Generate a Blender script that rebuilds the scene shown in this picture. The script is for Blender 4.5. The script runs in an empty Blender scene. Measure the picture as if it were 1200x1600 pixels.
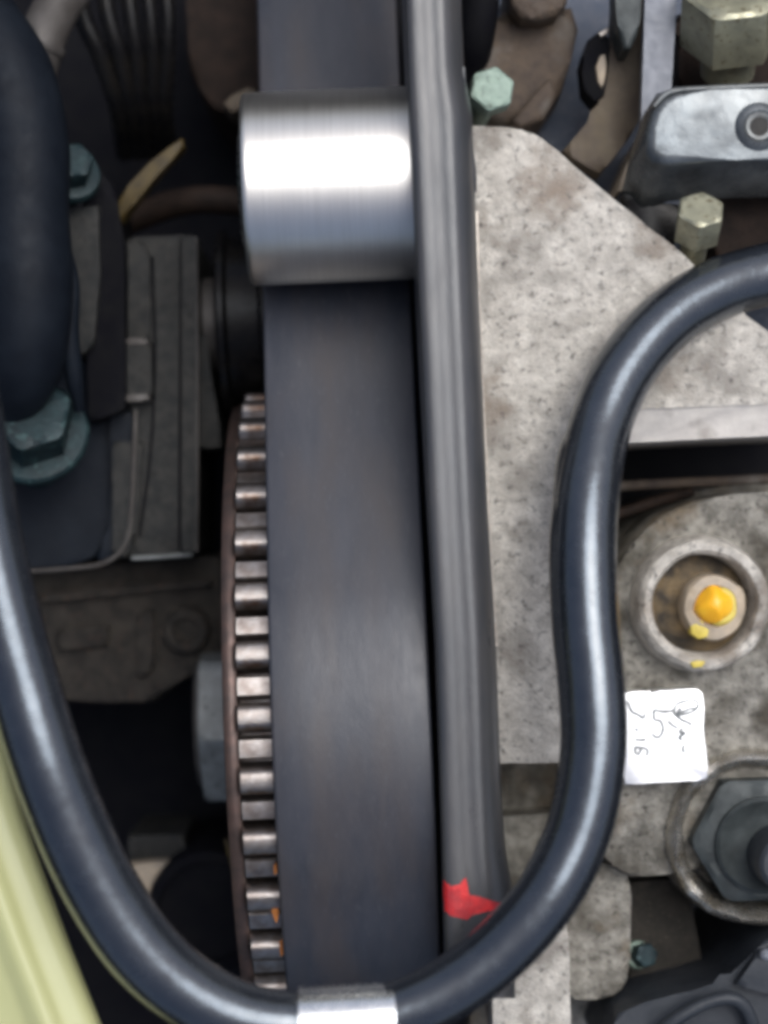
import bpy, bmesh, math, random
from mathutils import Vector, Matrix

random.seed(7)
R = math.radians
sc = bpy.context.scene
C = sc.collection

# ------------------------------------------------------------------ camera, sky, sun, exposure
H = 280.0          # camera height above the belt crown, millimetres
S = 0.09           # millimetres per photograph pixel on the plane z = 0
cam_d = bpy.data.cameras.new('camera')
cam = bpy.data.objects.new('camera', cam_d)
C.objects.link(cam)
cam.location = (0, 0, H / 1000)
cam_d.sensor_fit = 'VERTICAL'
cam_d.sensor_height = 24
cam_d.lens = 24 * H / (1600 * S)
cam_d.clip_start = 0.005
cam_d.clip_end = 50
cam_d.dof.use_dof = True
cam_d.dof.focus_distance = 0.290
cam_d.dof.aperture_fstop = 7
sc.camera = cam

SUN_EL, SUN_AZ = 65, 40          # degrees; azimuth from +Y towards +X
world = bpy.data.worlds.new('World')
sc.world = world
world.use_nodes = True
wn = world.node_tree.nodes
sky = wn.new('ShaderNodeTexSky')
sky.sky_type = 'NISHITA'
sky.sun_disc = False
sky.sun_elevation = R(SUN_EL)
sky.sun_rotation = R(SUN_AZ)
sky.dust_density = 6
sky.air_density = 0.8
sky.ozone_density = 0.5
world.node_tree.links.new(sky.outputs[0], wn['Background'].inputs[0])
wn['Background'].inputs[1].default_value = 0.10

sun_d = bpy.data.lights.new('sun', 'SUN')
sun_d.energy = 1.4
sun_d.angle = R(46)
sun_d.color = (0.76, 0.88, 1.0)
sun = bpy.data.objects.new('sun', sun_d)
C.objects.link(sun)
sd = Vector((math.sin(R(SUN_AZ)) * math.cos(R(SUN_EL)), math.cos(R(SUN_AZ)) * math.cos(R(SUN_EL)), math.sin(R(SUN_EL))))
sun.rotation_euler = sd.to_track_quat('Z', 'Y').to_euler()
sun.location = sd * 2

sc.view_settings.view_transform = 'Standard'
sc.view_settings.look = 'None'
sc.view_settings.exposure = 0.6
sc.view_settings.gamma = 1
sc.view_settings.use_curve_mapping = False
sc.render.engine = 'CYCLES'
sc.cycles.filter_width = 4.0
sc.cycles.use_denoising = True


# ------------------------------------------------------------------ helpers (all lengths in millimetres)
def P(px, py, z=0.0):
    """point at height z that stands at the given place of the photograph"""
    k = S * (H - z) / H
    return Vector(((px - 600) * k, (800 - py) * k, z))


def W(px, z=0.0):
    return px * S * (H - z) / H


ORG = {}


def thing(name, label, cat, loc, rot=(0, 0, 0), group=None):
    o = bpy.data.objects.new(name, None)
    o.empty_display_size = 0.005
    C.objects.link(o)
    o.location = Vector(loc) * 0.001
    o.rotation_euler = rot
    o['label'] = label
    o['category'] = cat
    if group:
        o['group'] = group
    ORG[o.name] = Vector(loc)
    return o


def tag(o, label, cat, group=None):
    o['label'] = label
    o['category'] = cat
    if group:
        o['group'] = group
    return o


def mesh_data(name, vs, fs, mat, angle=35):
    me = bpy.data.meshes.new(name)
    me.from_pydata([tuple(v) for v in vs], [], fs)
    bm = bmesh.new()
    bm.from_mesh(me)
    bmesh.ops.recalc_face_normals(bm, faces=bm.faces)
    bm.to_mesh(me)
    bm.free()
    for p in me.polygons:
        p.use_smooth = True
    me.set_sharp_from_angle(angle=R(angle))
    me.materials.append(mat)
    return me


def obj(name, vf, mat, parent=None, local=False, angle=35):
    """vf = (verts in mm, faces). local: verts already in the parent's frame"""
    vs, fs = vf
    vs = [Vector(v) for v in vs]
    if parent is not None:
        org = Vector((0, 0, 0)) if local else ORG[parent.name]
    else:
        lo = [min(v[i] for v in vs) for i in range(3)]
        hi = [max(v[i] for v in vs) for i in range(3)]
        org = Vector(((lo[0] + hi[0]) / 2, (lo[1] + hi[1]) / 2, lo[2]))
    me = mesh_data(name, [(v - org) * 0.001 for v in vs], fs, mat, angle)
    o = bpy.data.objects.new(name, me)
    C.objects.link(o)
    if parent is not None:
        o.parent = parent
    else:
        o.location = org * 0.001
    ORG[o.name] = org
    return o


def struct(name, vf, mat, **k):
    o = obj(name, vf, mat, **k)
    o['kind'] = 'structure'
    return o


def join(*vfs):
    V, F = [], []
    for v, f in vfs:
        n = len(V)
        V += [Vector(a) for a in v]
        F += [[i + n for i in q] for q in f]
    return V, F


def prism(top, zbot, bevel=0.0, seg=2, side=0.0):
    """solid with the outline top (3-D points); its lower rim is spread outward by side"""
    n = len(top)
    c = sum((Vector(p) for p in top), Vector()) / n
    bm = bmesh.new()
    tv = [bm.verts.new(p) for p in top]
    bv = []
    for p in top:
        d = (Vector(p) - c)
        d.z = 0
        q = Vector(p) + (d.normalized() * side if d.length > 1e-6 else Vector())
        bv.append(bm.verts.new((q.x, q.y, zbot)))
    bm.faces.new(tv)
    bm.faces.new(bv[::-1])
    for i in range(n):
        j = (i + 1) % n
        bm.faces.new([tv[j], tv[i], bv[i], bv[j]])
    if bevel > 0:
        te = [e for e in bm.edges if e.verts[0] in tv and e.verts[1] in tv]
        bmesh.ops.bevel(bm, geom=te, offset=bevel, segments=seg, profile=0.5, affect='EDGES', clamp_overlap=True)
    bm.verts.index_update()
    V = [v.co.copy() for v in bm.verts]
    F = [[v.index for v in f.verts] for f in bm.faces]
    bm.free()
    return V, F


def outline(pix, z, step=14, jitter=0.0, closed=True):
    """pixel polygon -> densely sampled 3-D outline at z (number, or a function of the pixel)"""
    out = []
    n = len(pix)
    for i in range(n if closed else n - 1):
        a, b = pix[i], pix[(i + 1) % n]
        m = max(1, int(math.hypot(b[0] - a[0], b[1] - a[1]) / step)) if step else 1
        for k in range(m):
            t = k / m
            x, y = a[0] + (b[0] - a[0]) * t, a[1] + (b[1] - a[1]) * t
            if jitter:
                x += random.uniform(-jitter, jitter)
                y += random.uniform(-jitter, jitter)
            out.append(P(x, y, z(x, y) if callable(z) else z))
    return out


def plate(pix, z, zbot, bevel=0.5, jitter=0.0, step=14, side=0.0, seg=2):
    return prism(outline(pix, z, step, jitter), zbot, bevel, seg, side)


def catmull(pts, n=10):
    pts = [tuple(p) for p in pts]
    pts = [tuple(2 * a - b for a, b in zip(pts[0], pts[1]))] + pts + [tuple(2 * a - b for a, b in zip(pts[-1], pts[-2]))]
    out = []
    for i in range(1, len(pts) - 2):
        p0, p1, p2, p3 = pts[i - 1:i + 3]
        for k in range(n):
            t = k / n
            out.append(tuple(0.5 * (2 * b + (c - a) * t + (2 * a - 5 * b + 4 * c - d) * t * t + (3 * b - a - 3 * c + d) * t ** 3)
                             for a, b, c, d in zip(p0, p1, p2, p3)))
    out.append(pts[-2])
    return out


def tube(pts, rad, n=24, cap=True, flat=1.0):
    """tube along 3-D points; rad number or list; flat squeezes it along z"""
    pts = [Vector(p[:3]) for p in pts]
    m = len(pts)
    V, F = [], []
    up = Vector((0, 0, 1))
    for i, p in enumerate(pts):
        t = (pts[min(i + 1, m - 1)] - pts[max(i - 1, 0)]).normalized()
        a = up.cross(t)
        a = a.normalized() if a.length > 1e-4 else Vector((1, 0, 0))
        b = t.cross(a).normalized()
        r = rad[i] if isinstance(rad, (list, tuple)) else rad
        for k in range(n):
            th = 2 * math.pi * k / n
            V.append(p + a * (r * math.cos(th)) + b * (r * flat * math.sin(th)))
    for i in range(m - 1):
        for k in range(n):
            k2 = (k + 1) % n
            F.append([i * n + k, i * n + k2, (i + 1) * n + k2, (i + 1) * n + k])
    if cap:
        F.append(list(range(n))[::-1])
        F.append([(m - 1) * n + k for k in range(n)])
    return V, F


def ptube(pix, rad_px, n=24, sub=10, flat=1.0):
    """pix: (px, py, z[, radius in px])"""
    q = catmull([(a[0], a[1], a[2], a[3] if len(a) > 3 else rad_px) for a in pix], sub)
    return tube([P(a[0], a[1], a[2]) for a in q], [W(a[3], a[2]) for a in q], n, True, flat)


def lathe(prof, n=48, axis='z', close=False):
    """prof: list of (radius, height)"""
    V, F = [], []
    m = len(prof)
    for r, h in prof:
        for k in range(n):
            th = 2 * math.pi * k / n
            a, b = r * math.cos(th), r * math.sin(th)
            V.append(Vector((a, b, h)) if axis == 'z' else Vector((h, a, b)))
    rng = m if close else m - 1
    for i in range(rng):
        j = (i + 1) % m
        for k in range(n):
            k2 = (k + 1) % n
            F.append([i * n + k, i * n + k2, j * n + k2, j * n + k])
    if not close:
        F.append(list(range(n))[::-1])
        F.append([(m - 1) * n + k for k in range(n)])
    return V, F


def moved(vf, off=(0, 0, 0), mat=None):
    v, f = vf
    off = Vector(off)
    return [((mat @ a) if mat else Vector(a)) + off for a in v], f


def hexhead(r, h, rot=0.0, ch=0.14, dish=0.0):
    """hexagon head, r = corner radius, chamfered top"""
    prof = []
    V, F = [], []
    n = 72

    def hexr(th):
        t = (th - rot) % (math.pi / 3) - math.pi / 6
        return r * math.cos(math.pi / 6) / math.cos(t)
    rings = [(1.0, 0, True), (1.0, h * 0.86, True), (None, h * 0.95, True), (0.80, h, False), (0.55, h, False), (0.5, h - dish, False), (0.05, h - dish, False)]
    for k_, z, ishex in rings:
        for k in range(n):
            th = 2 * math.pi * k / n + rot
            if k_ is None:
                rr = min(hexr(th), r * 0.955)
            elif ishex:
                rr = hexr(th) * k_
            else:
                rr = r * k_
            V.append(Vector((rr * math.cos(th), rr * math.sin(th), z)))
    for i in range(len(rings) - 1):
        for k in range(n):
            k2 = (k + 1) % n
            F.append([i * n + k, i * n + k2, (i + 1) * n + k2, (i + 1) * n + k])
    F.append(list(range(n))[::-1])
    F.append([(len(rings) - 1) * n + k for k in range(n)])
    return V, F


def rough(vf, amp, scale=0.35, seed=0.0):
    """uneven cast skin: push each vertex by smooth noise"""
    from mathutils import noise as mn
    v, f = vf
    off = Vector((seed, seed * 0.7, -seed))
    return [Vector(a) + mn.noise_vector(Vector(a) * scale + off) * amp for a in v], f


# ------------------------------------------------------------------ materials
def pm(name, c1, c2=None, scale=0.6, rough=0.5, rvar=0.0, metal=0.0, bump=0.0, bscale=3.0, speck=None, coat=0.0,
       coatr=0.1, stretch=(1, 1, 1), contrast=(0.35, 0.65), patch=None, stain=None, spec=0.5, aniso=0.0, tint=None):
    m = bpy.data.materials.new(name)
    m.use_nodes = True
    nt = m.node_tree
    N, L = nt.nodes, nt.links
    b = N['Principled BSDF']
    tc = N.new('ShaderNodeTexCoord')
    mp = N.new('ShaderNodeMapping')
    mp.inputs['Scale'].default_value = tuple(1000 * s for s in stretch)
    L.new(tc.outputs['Object'], mp.inputs['Vector'])

    def noise(sc_, det=5, rg=0.6):
        n = N.new('ShaderNodeTexNoise')
        n.inputs['Scale'].default_value = sc_
        n.inputs['Detail'].default_value = det
        n.inputs['Roughness'].default_value = rg
        L.new(mp.outputs[0], n.inputs['Vector'])
        return n.outputs[0]

    def ramp(src, a, z):
        r = N.new('ShaderNodeMapRange')
        r.inputs['From Min'].default_value = a
        r.inputs['From Max'].default_value = z
        L.new(src, r.inputs[0])
        return r.outputs[0]

    def mix(fac, a, z):
        x = N.new('ShaderNodeMix')
        x.data_type = 'RGBA'
        L.new(fac, x.inputs[0])
        for s, i in ((a, 6), (z, 7)):
            if isinstance(s, tuple):
                x.inputs[i].default_value = (*s, 1)
            else:
                L.new(s, x.inputs[i])
        return x.outputs[2]
    b.inputs['Base Color'].default_value = (*c1, 1)
    col = None
    if c2:
        col = mix(ramp(noise(scale), *contrast), c1, c2)
    if patch:          # (colour, scale, lo, hi)
        col = mix(ramp(noise(patch[1], 3, 0.5), patch[2], patch[3]), col or c1, patch[0])
    if stain:
        col = mix(ramp(noise(stain[1], 4, 0.62), stain[2], stain[3]), col or c1, stain[0])
    if speck:          # (colour, scale, lo, hi)
        col = mix(ramp(noise(speck[1], 2, 0.5), speck[2], speck[3]), col or c1, speck[0])
    if col:
        L.new(col, b.inputs['Base Color'])
    b.inputs['Roughness'].default_value = rough
    if rvar:
        r = N.new('ShaderNodeMapRange')
        r.inputs['From Min'].default_value = 0.3
        r.inputs['From Max'].default_value = 0.7
        r.inputs['To Min'].default_value = max(0.03, rough - rvar)
        r.inputs['To Max'].default_value = min(1, rough + rvar)
        L.new(noise(scale * 2.3), r.inputs[0])
        L.new(r.outputs[0], b.inputs['Roughness'])
    b.inputs['Metallic'].default_value = metal
    b.inputs['Coat Weight'].default_value = coat
    b.inputs['Coat Roughness'].default_value = coatr
    b.inputs['Specular IOR Level'].default_value = spec
    if tint:
        b.inputs['Specular Tint'].default_value = (*tint, 1)
    if aniso:
        b.inputs['Anisotropic'].default_value = aniso
    if bump:
        bp = N.new('ShaderNodeBump')
        bp.inputs['Strength'].default_value = 1.0
        bp.inputs['Distance'].default_value = bump * 0.001
        L.new(noise(bscale, 6, 0.65), bp.inputs['Height'])
        L.new(bp.outputs[0], b.inputs['Normal'])
        if coat:
            L.new(bp.outputs[0], b.inputs['Coat Normal'])
    return m


M = {}
M['belt'] = pm('belt_rubber', (0.024, 0.027, 0.036), (0.034, 0.036, 0.045), 0.25, 0.40, 0.06, bump=0.035, bscale=2.6, stretch=(1.8, 0.45, 0.45), patch=((0.044, 0.037, 0.036), 0.08, 0.44, 0.76), speck=((0.052, 0.054, 0.061), 1.4, 0.60, 0.82))  # brown patches put the belt's warm sheen into its colour
M['steel'] = pm('brushed_steel', (0.71, 0.685, 0.63), (0.77, 0.745, 0.69), 0.6, 0.35, 0.03, 1.0, bump=0.006, bscale=1.0, stretch=(3.5, 0.12, 0.12))
M['steel_plain'] = pm('bare_steel', (0.50, 0.50, 0.48), (0.62, 0.62, 0.60), 0.6, 0.3, 0.1, 1.0, bump=0.02, bscale=2)
M['clamp'] = pm('bright_clamp', (0.80, 0.81, 0.80), (0.66, 0.68, 0.68), 0.4, 0.26, 0.06, 1.0, bump=0.02, bscale=1.2)
M['sprocket'] = pm('sintered_steel', (0.33, 0.305, 0.285), (0.22, 0.185, 0.165), 0.5, 0.36, 0.08, 1.0, bump=0.06, bscale=3, patch=((0.16, 0.095, 0.06), 0.22, 0.58, 0.75))
M['sprocket_rim'] = pm('browned_steel', (0.10, 0.065, 0.055), (0.06, 0.045, 0.04), 0.4, 0.45, 0.1, 0.6, bump=0.03, bscale=3)
M['bolt_grey'] = pm('dull_grey_bolt', (0.20, 0.21, 0.205), (0.13, 0.135, 0.13), 0.4, 0.45, 0.1, 0.3, bump=0.06, bscale=2, speck=((0.05, 0.05, 0.045), 0.9, 0.6, 0.75))
M['rust'] = pm('orange_rust', (0.45, 0.16, 0.03), (0.30, 0.10, 0.02), 1.2, 0.8, bump=0.05, bscale=4)
M['cover'] = pm('cover_plastic', (0.034, 0.036, 0.040), (0.050, 0.049, 0.050), 0.2, 0.32, 0.05, bump=0.03, bscale=1.5, stretch=(1, 0.3, 1), spec=0.6)
M['red'] = pm('red_paint', (0.62, 0.018, 0.02), (0.34, 0.012, 0.018), 0.35, 0.45, bump=0.18, bscale=1.0, contrast=(0.42, 0.62))
M['cast'] = pm('cast_aluminium', (0.41, 0.378, 0.328), (0.72, 0.675, 0.595), 0.5, 0.5, 0.12, 0.3, bump=0.5, bscale=2.0, contrast=(0.32, 0.66),
               patch=((0.25, 0.228, 0.197), 0.12, 0.50, 0.72), stain=((0.32, 0.255, 0.195), 0.06, 0.54, 0.74), speck=((0.13, 0.118, 0.105), 0.9, 0.57, 0.80))
M['cast_mid'] = pm('grimy_aluminium', (0.13, 0.122, 0.103), (0.37, 0.348, 0.30), 0.45, 0.5, 0.12, 0.3, bump=0.5, bscale=1.8, contrast=(0.32, 0.66),
                   patch=((0.075, 0.065, 0.048), 0.13, 0.48, 0.70), stain=((0.17, 0.122, 0.07), 0.08, 0.54, 0.74), speck=((0.045, 0.040, 0.032), 1.0, 0.56, 0.77))
M['cast_lip'] = pm('machined_aluminium', (0.56, 0.525, 0.475), (0.46, 0.43, 0.39), 0.3, 0.5, 0.1, 0.3, bump=0.06, bscale=2, patch=((0.27, 0.24, 0.21), 0.2, 0.55, 0.75))
M['cast_edge'] = pm('pale_edge', (0.60, 0.55, 0.48), (0.42, 0.36, 0.30), 0.8, 0.4, 0.1, 0.6, bump=0.1, bscale=2)
M['pad'] = pm('machined_pad', (0.92, 0.92, 0.91), (0.84, 0.84, 0.83), 0.7, 0.36, 0.05, 0.85, bump=0.02, bscale=2, patch=((0.55, 0.53, 0.49), 0.22, 0.58, 0.78))
M['ink'] = pm('stamp_ink', (0.09, 0.10, 0.10), (0.32, 0.33, 0.32), 0.9, 0.7)
M['hose'] = pm('glossy_rubber', (0.011, 0.013, 0.017), (0.017, 0.019, 0.023), 0.25, 0.22, 0.10, bump=0.10, bscale=0.13, spec=1.0, tint=(0.78, 0.89, 1.0), coat=0.45, coatr=0.08)
M['fender'] = pm('yellow_green_paint', (0.40, 0.405, 0.19), (0.43, 0.435, 0.215), 0.05, 0.5, coat=0.35, coatr=0.25)
M['dark_alloy'] = pm('dark_oily_alloy', (0.017, 0.018, 0.018), (0.034, 0.033, 0.030), 0.4, 0.5, 0.1, 0.1, bump=0.15, bscale=2.2, speck=((0.012, 0.011, 0.010), 1.4, 0.58, 0.72), spec=0.15)
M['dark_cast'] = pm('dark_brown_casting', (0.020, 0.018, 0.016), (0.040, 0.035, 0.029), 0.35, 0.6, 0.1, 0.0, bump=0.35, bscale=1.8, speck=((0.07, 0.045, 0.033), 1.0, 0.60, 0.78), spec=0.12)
M['black'] = pm('black_grime', (0.003, 0.003, 0.005), (0.006, 0.006, 0.007), 0.3, 0.7, bump=0.1, bscale=1, spec=0.08)
M['black_gloss'] = pm('black_gloss', (0.005, 0.005, 0.006), (0.010, 0.009, 0.008), 0.3, 0.25, 0.08, 0.0, bump=0.03, bscale=2, spec=0.12)
M['blue_black'] = pm('blue_black_plastic', (0.005, 0.007, 0.011), (0.008, 0.011, 0.016), 0.2, 0.55, 0.08, bump=0.08, bscale=1, spec=0.13)
M['teal'] = pm('teal_zinc', (0.016, 0.034, 0.038), (0.006, 0.012, 0.015), 0.28, 0.42, 0.1, 0.2, bump=0.12, bscale=1.2, spec=0.25, speck=((0.045, 0.085, 0.085), 0.6, 0.56, 0.76))
M['green_zinc'] = pm('pale_green_zinc', (0.22, 0.29, 0.235), (0.15, 0.20, 0.165), 0.5, 0.5, 0.1, 0.3, bump=0.1, bscale=2, speck=((0.09, 0.12, 0.09), 1.0, 0.60, 0.75))
M['gold_zinc'] = pm('yellowed_zinc', (0.40, 0.385, 0.27), (0.28, 0.275, 0.20), 0.4, 0.38, 0.1, 0.6, bump=0.06, bscale=2, speck=((0.16, 0.13, 0.07), 1.2, 0.6, 0.75))
M['yellow_strip'] = pm('ochre_plastic', (0.075, 0.052, 0.016), (0.04, 0.028, 0.011), 0.4, 0.4, bump=0.08, bscale=2, spec=0.2)
M['brown_dim'] = pm('dull_brown', (0.026, 0.017, 0.013), (0.014, 0.010, 0.008), 0.3, 0.6, bump=0.2, bscale=1.5, spec=0.1)
M['brown_iron'] = pm('rusty_iron', (0.10, 0.075, 0.055), (0.062, 0.048, 0.040), 0.35, 0.65, bump=0.35, bscale=1.2, patch=((0.13, 0.115, 0.10), 0.2, 0.52, 0.72), spec=0.2)
M['khaki'] = pm('khaki_steel', (0.11, 0.088, 0.060), (0.075, 0.058, 0.044), 0.25, 0.55, 0.1, 0.1, bump=0.08, bscale=1.5, spec=0.2)
M['blue_dust'] = pm('dusty_blue_grey', (0.060, 0.075, 0.105), (0.095, 0.105, 0.130), 0.4, 0.8, bump=0.15, bscale=2.5, speck=((0.26, 0.28, 0.32), 2.2, 0.66, 0.76))
M['strap'] = pm('grey_strap', (0.17, 0.18, 0.205), (0.13, 0.14, 0.16), 0.3, 0.5, 0.1, 0.1, bump=0.03, bscale=2)
M['bracket'] = pm('dark_chromate_steel', (0.17, 0.185, 0.19), (0.050, 0.056, 0.060), 0.12, 0.26, 0.08, 0.5, bump=0.12, bscale=0.2, contrast=(0.36, 0.64))  # blue-grey blotches put reflections into the steel's colour
M['tan'] = pm('tan_oil_stain', (0.17, 0.118, 0.058), (0.085, 0.062, 0.036), 0.35, 0.45, 0.12, 0.0, bump=0.2, bscale=1.2, patch=((0.030, 0.024, 0.017), 0.22, 0.45, 0.65), spec=0.2)
M['collar'] = pm('tan_sleeve', (0.42, 0.335, 0.235), (0.30, 0.25, 0.19), 0.4, 0.5, 0.1, bump=0.1, bscale=1.5)
M['yellow'] = pm('orange_yellow_cap', (0.85, 0.42, 0.015), (0.72, 0.42, 0.03), 0.25, 0.35, 0.05, bump=0.06, bscale=0.8)
M['pale_yellow'] = pm('pale_yellow_paint', (0.62, 0.50, 0.09), (0.48, 0.36, 0.05), 0.6, 0.5, bump=0.06, bscale=2)
M['nut_dark'] = pm('dark_green_grey_nut', (0.048, 0.056, 0.056), (0.028, 0.033, 0.033), 0.3, 0.45, 0.1, 0.2, bump=0.08, bscale=1.2, spec=0.3)
M['boot'] = pm('blue_grey_boot', (0.020, 0.024, 0.030), (0.030, 0.034, 0.040), 0.2, 0.45, 0.08, bump=0.08, bscale=1, spec=0.3)
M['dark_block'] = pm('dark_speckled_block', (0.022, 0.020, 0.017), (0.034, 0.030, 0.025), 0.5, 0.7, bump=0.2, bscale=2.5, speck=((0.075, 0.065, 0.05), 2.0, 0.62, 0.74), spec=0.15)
M['rim_bright'] = pm('worn_rim', (0.66, 0.64, 0.59), (0.34, 0.30, 0.235), 0.3, 0.27, 0.08, 0.85, bump=0.1, bscale=1.2)
M['elbow'] = pm('dull_aluminium', (0.085, 0.078, 0.072), (0.050, 0.044, 0.040), 0.3, 0.5, 0.1, 0.2, bump=0.08, bscale=1.5, spec=0.3)

# ------------------------------------------------------------------ the setting: engine block and cylinder head
fl = [(-260, -280, -100), (260, -280, -100), (260, 280, -100), (-260, 280, -100)]
struct('engine_block', prism([Vector(p) for p in fl], -112, 1.0), M['black'])

head = struct('cylinder_head', plate([(735, 1180), (870, 1170), (940, 860), (985, 815), (1060, 775), (1150, 755), (1330, 748), (1330, 1260), (1140, 1300), (1072, 1372), (986, 1378), (986, 1560), (900, 1640), (735, 1640)],
                                     -44, -98, 1.0, 0.5, 24), M['cast_mid'])
# raised deck that carries the bosses
obj('deck', plate([(930, 960), (962, 890), (990, 845), (1030, 808), (1085, 783), (1150, 771), (1320, 764), (1320, 1262), (1180, 1275), (1090, 1360), (985, 1372), (930, 1330)], -21, -46, 1.2, 0.5, 24), M['cast_mid'], head)
obj('ledge', plate([(760, 1278), (905, 1268), (900, 1430), (770, 1440)], -37, -46, 1.6, 0.8, seg=3), M['cast_mid'], head)
obj('light_web', plate([(770, 1490), (880, 1420), (889, 1470), (893, 1640), (770, 1640)], -17, -46, 0.6, 0.6), M['cast'], head)
obj('rounded_web', plate([(884, 1345), (978, 1352), (986, 1400), (985, 1515), (972, 1548), (945, 1562), (884, 1562)], -25, -46, 2.0, 0.6, seg=4), M['cast_mid'], head)

# stud boss: a cup standing on the deck
bc = P(1097, 944, -17)
ro, ri = W(104, -17), W(80, -17)


def ring(center, prof, n=64):
    return moved(lathe(prof, n, close=True), center)


cup = obj('boss_ring', rough(ring(Vector((bc.x, bc.y, 0)), [(ro * 1.06, -22), (ro * 1.0, -16.2), (ro * 0.96, -15.2), (ro * 0.90, -14.8), (ri * 1.06, -14.9), (ri, -15.6), (ri * 0.96, -20.5), (ri * 0.9, -22)]), 0.3, 0.3), M['cast'], head)
obj('boss_floor', moved(lathe([(ri * 1.02, -21.6), (ri * 0.99, -20.6), (ri * 0.7, -20.2), (ri * 0.3, -20.2)], 48), (bc.x, bc.y, 0)), M['tan'], head)
# machined pad with its stamped marks
pad_pix = [(973, 1083), (1010, 1080), (1014, 1083), (1018, 1080), (1090, 1077), (1098, 1083), (1100, 1095), (1099, 1140), (1107, 1214), (1103, 1219), (1040, 1222), (975, 1226), (972, 1180)]
pad = obj('machined_pad', plate(pad_pix, -16.5, -22, 0.25, 0.4), M['pad'], head)
strokes = [
    [(460, 370), (470, 480), (540, 500), (570, 590), (540, 670), (490, 690), (440, 650)],
    [(460, 370), (560, 390), (640, 385), (700, 375)],
    [(720, 300), (800, 275), (910, 250), (980, 290), (960, 360), (880, 405), (780, 425), (715, 420), (700, 380), (720, 310)],
    [(780, 340), (740, 400), (820, 380), (900, 350), (950, 350)],
    [(690, 400), (780, 480), (860, 515), (910, 550)], [(630, 500), (680, 550), (740, 580)],
    [(800, 580), (765, 630), (830, 640), (760, 690), (795, 722)], [(815, 780), (800, 850), (830, 852)],
    [(150, 260), (205, 390), (270, 420), (340, 470)], [(365, 410), (340, 470)], [(240, 590), (280, 612)],
    [(240, 715), (310, 725), (370, 715)], [(240, 800), (250, 870), (300, 890)], [(240, 805), (380, 830), (380, 910)], [(310, 830), (300, 870)]]
for st in strokes:
    q = catmull([(960 + x / 7.5, 1060 + y / 7.5) for x, y in st], 4)
    obj('stamped_mark', tube([P(x, y, -16.47) for x, y in q], W(2.3, -16), 8, True, 0.3), M['ink'], pad)

# sparking boss: worn bright lip round the dark nut
pc = P(1182, 1312, -18)
pr = W(138, -18)
obj('plug_boss', rough(ring(Vector((pc.x, pc.y, 0)), [(pr * 1.05, -31), (pr * 1.0, -20), (pr * 0.97, -18.6), (pr * 0.92, -18), (pr * 0.86, -18.6), (pr * 0.80, -20.5), (pr * 0.78, -24), (pr * 0.6, -31)]), 0.4, 0.3, 3), M['rim_bright'], head)

# ------------------------------------------------------------------ bracket casting beside the cover
t = thing('bracket_casting', 'rough pale grey cast aluminium bracket with sloping edge beside the timing cover', 'casting', P(900, 600, -30))
obj('body', plate([(720, 196), (800, 199), (832, 206), (868, 233), (905, 266), (960, 312), (1010, 352), (1060, 390), (1110, 438), (1152, 484), (1215, 528), (1300, 560), (1300, 628), (980, 640), (925, 700), (905, 900), (900, 1192), (730, 1192), (725, 700)],
                  -9, -45, 0.7, 0.8), M['cast'], t)


def lipz(x, y):
    return -9.15 - max(0, (y - 632)) * 0.035


obj('sloping_lip', plate([(930, 641), (985, 640), (1100, 634), (1300, 624), (1300, 676), (1100, 686), (985, 692), (905, 700)], lipz, -45, 0.4, 0.3), M['cast_lip'], t)
obj('pale_edge', ptube([(744, 330, -8.7), (748, 500, -8.7), (757, 690, -8.7), (765, 860, -8.7), (775, 1010, -8.7)], 3.6, 10, 8, 0.4), M['cast_edge'], t)  # thin paler strip along the casting's left edge
obj('flash_ridge', ptube([(1006, 600, -9.1), (1040, 590, -9.1), (1075, 598, -9.1), (1130, 616, -9.1)], 3.0, 10, 6, 0.6), M['cast'], t)

# rails in the dark slot between bracket and head
tag(obj('slot_rail', ptube([(930, 762, -34), (1050, 755, -34), (1260, 746, -34)], 8, 16, 6), M['brown_iron']), 'thin brown rod lying in the dark slot below the pale bracket', 'rod')
tag(obj('slot_pipe', ptube([(925, 812, -30), (975, 800, -31), (1030, 782, -33), (1080, 768, -36)], 9, 16, 6), M['brown_dim']), 'short dull brown pipe curving under the slot rod beside the tube', 'pipe')

# ------------------------------------------------------------------ timing drive: sprocket, belt, roller
TILT = R(2.4)
SC = Vector((P(551, 1192, 0).x, P(551, 1190, 0).y, -59.2))
RT = 56.2
spr = thing('camshaft_sprocket', 'brown steel toothed sprocket carrying the black belt', 'sprocket', SC, (0, 0, TILT))
NT = 38
XL, XR = -16.4, 11.4
obj('rim', lathe([(30, XL), (RT - 5.3, XL), (RT - 5.1, XL + 0.3), (RT - 5.1, XR - 0.3), (RT - 5.3, XR), (30, XR)], 132, 'x', close=True), M['sprocket'], spr, local=True)
# one tooth: a rounded trapezoid bar
tw, th_ = 2.2, 5.4
prof = [(-tw - 0.5, -0.4), (-tw, 0.0), (-tw + 0.25, th_ - 1.3), (-tw + 0.5, th_ - 0.62), (-tw + 0.9, th_ - 0.22), (-tw + 1.4, th_ - 0.05), (0, th_), (tw - 1.4, th_ - 0.05), (tw - 0.9, th_ - 0.22), (tw - 0.5, th_ - 0.62), (tw - 0.25, th_ - 1.3), (tw, 0.0), (tw + 0.5, -0.4)]
tv, tf = [], []
xs = [(XL + 0.02, 0.45), (XL + 0.28, 0.0), (XR - 0.28, 0.0), (XR - 0.02, 0.45)]
for x, inset in xs:
    for y, z in prof:
        tv.append(Vector((x, y * (1 - inset * 0.06), z - (inset if z > 1 else 0))))
n = len(prof)
for i in range(3):
    for k in range(n - 1):
        tf.append([i * n + k, i * n + k + 1, (i + 1) * n + k + 1, (i + 1) * n + k])
tf.append(list(range(n))[::-1])
tf.append([3 * n + k for k in range(n)])
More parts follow.
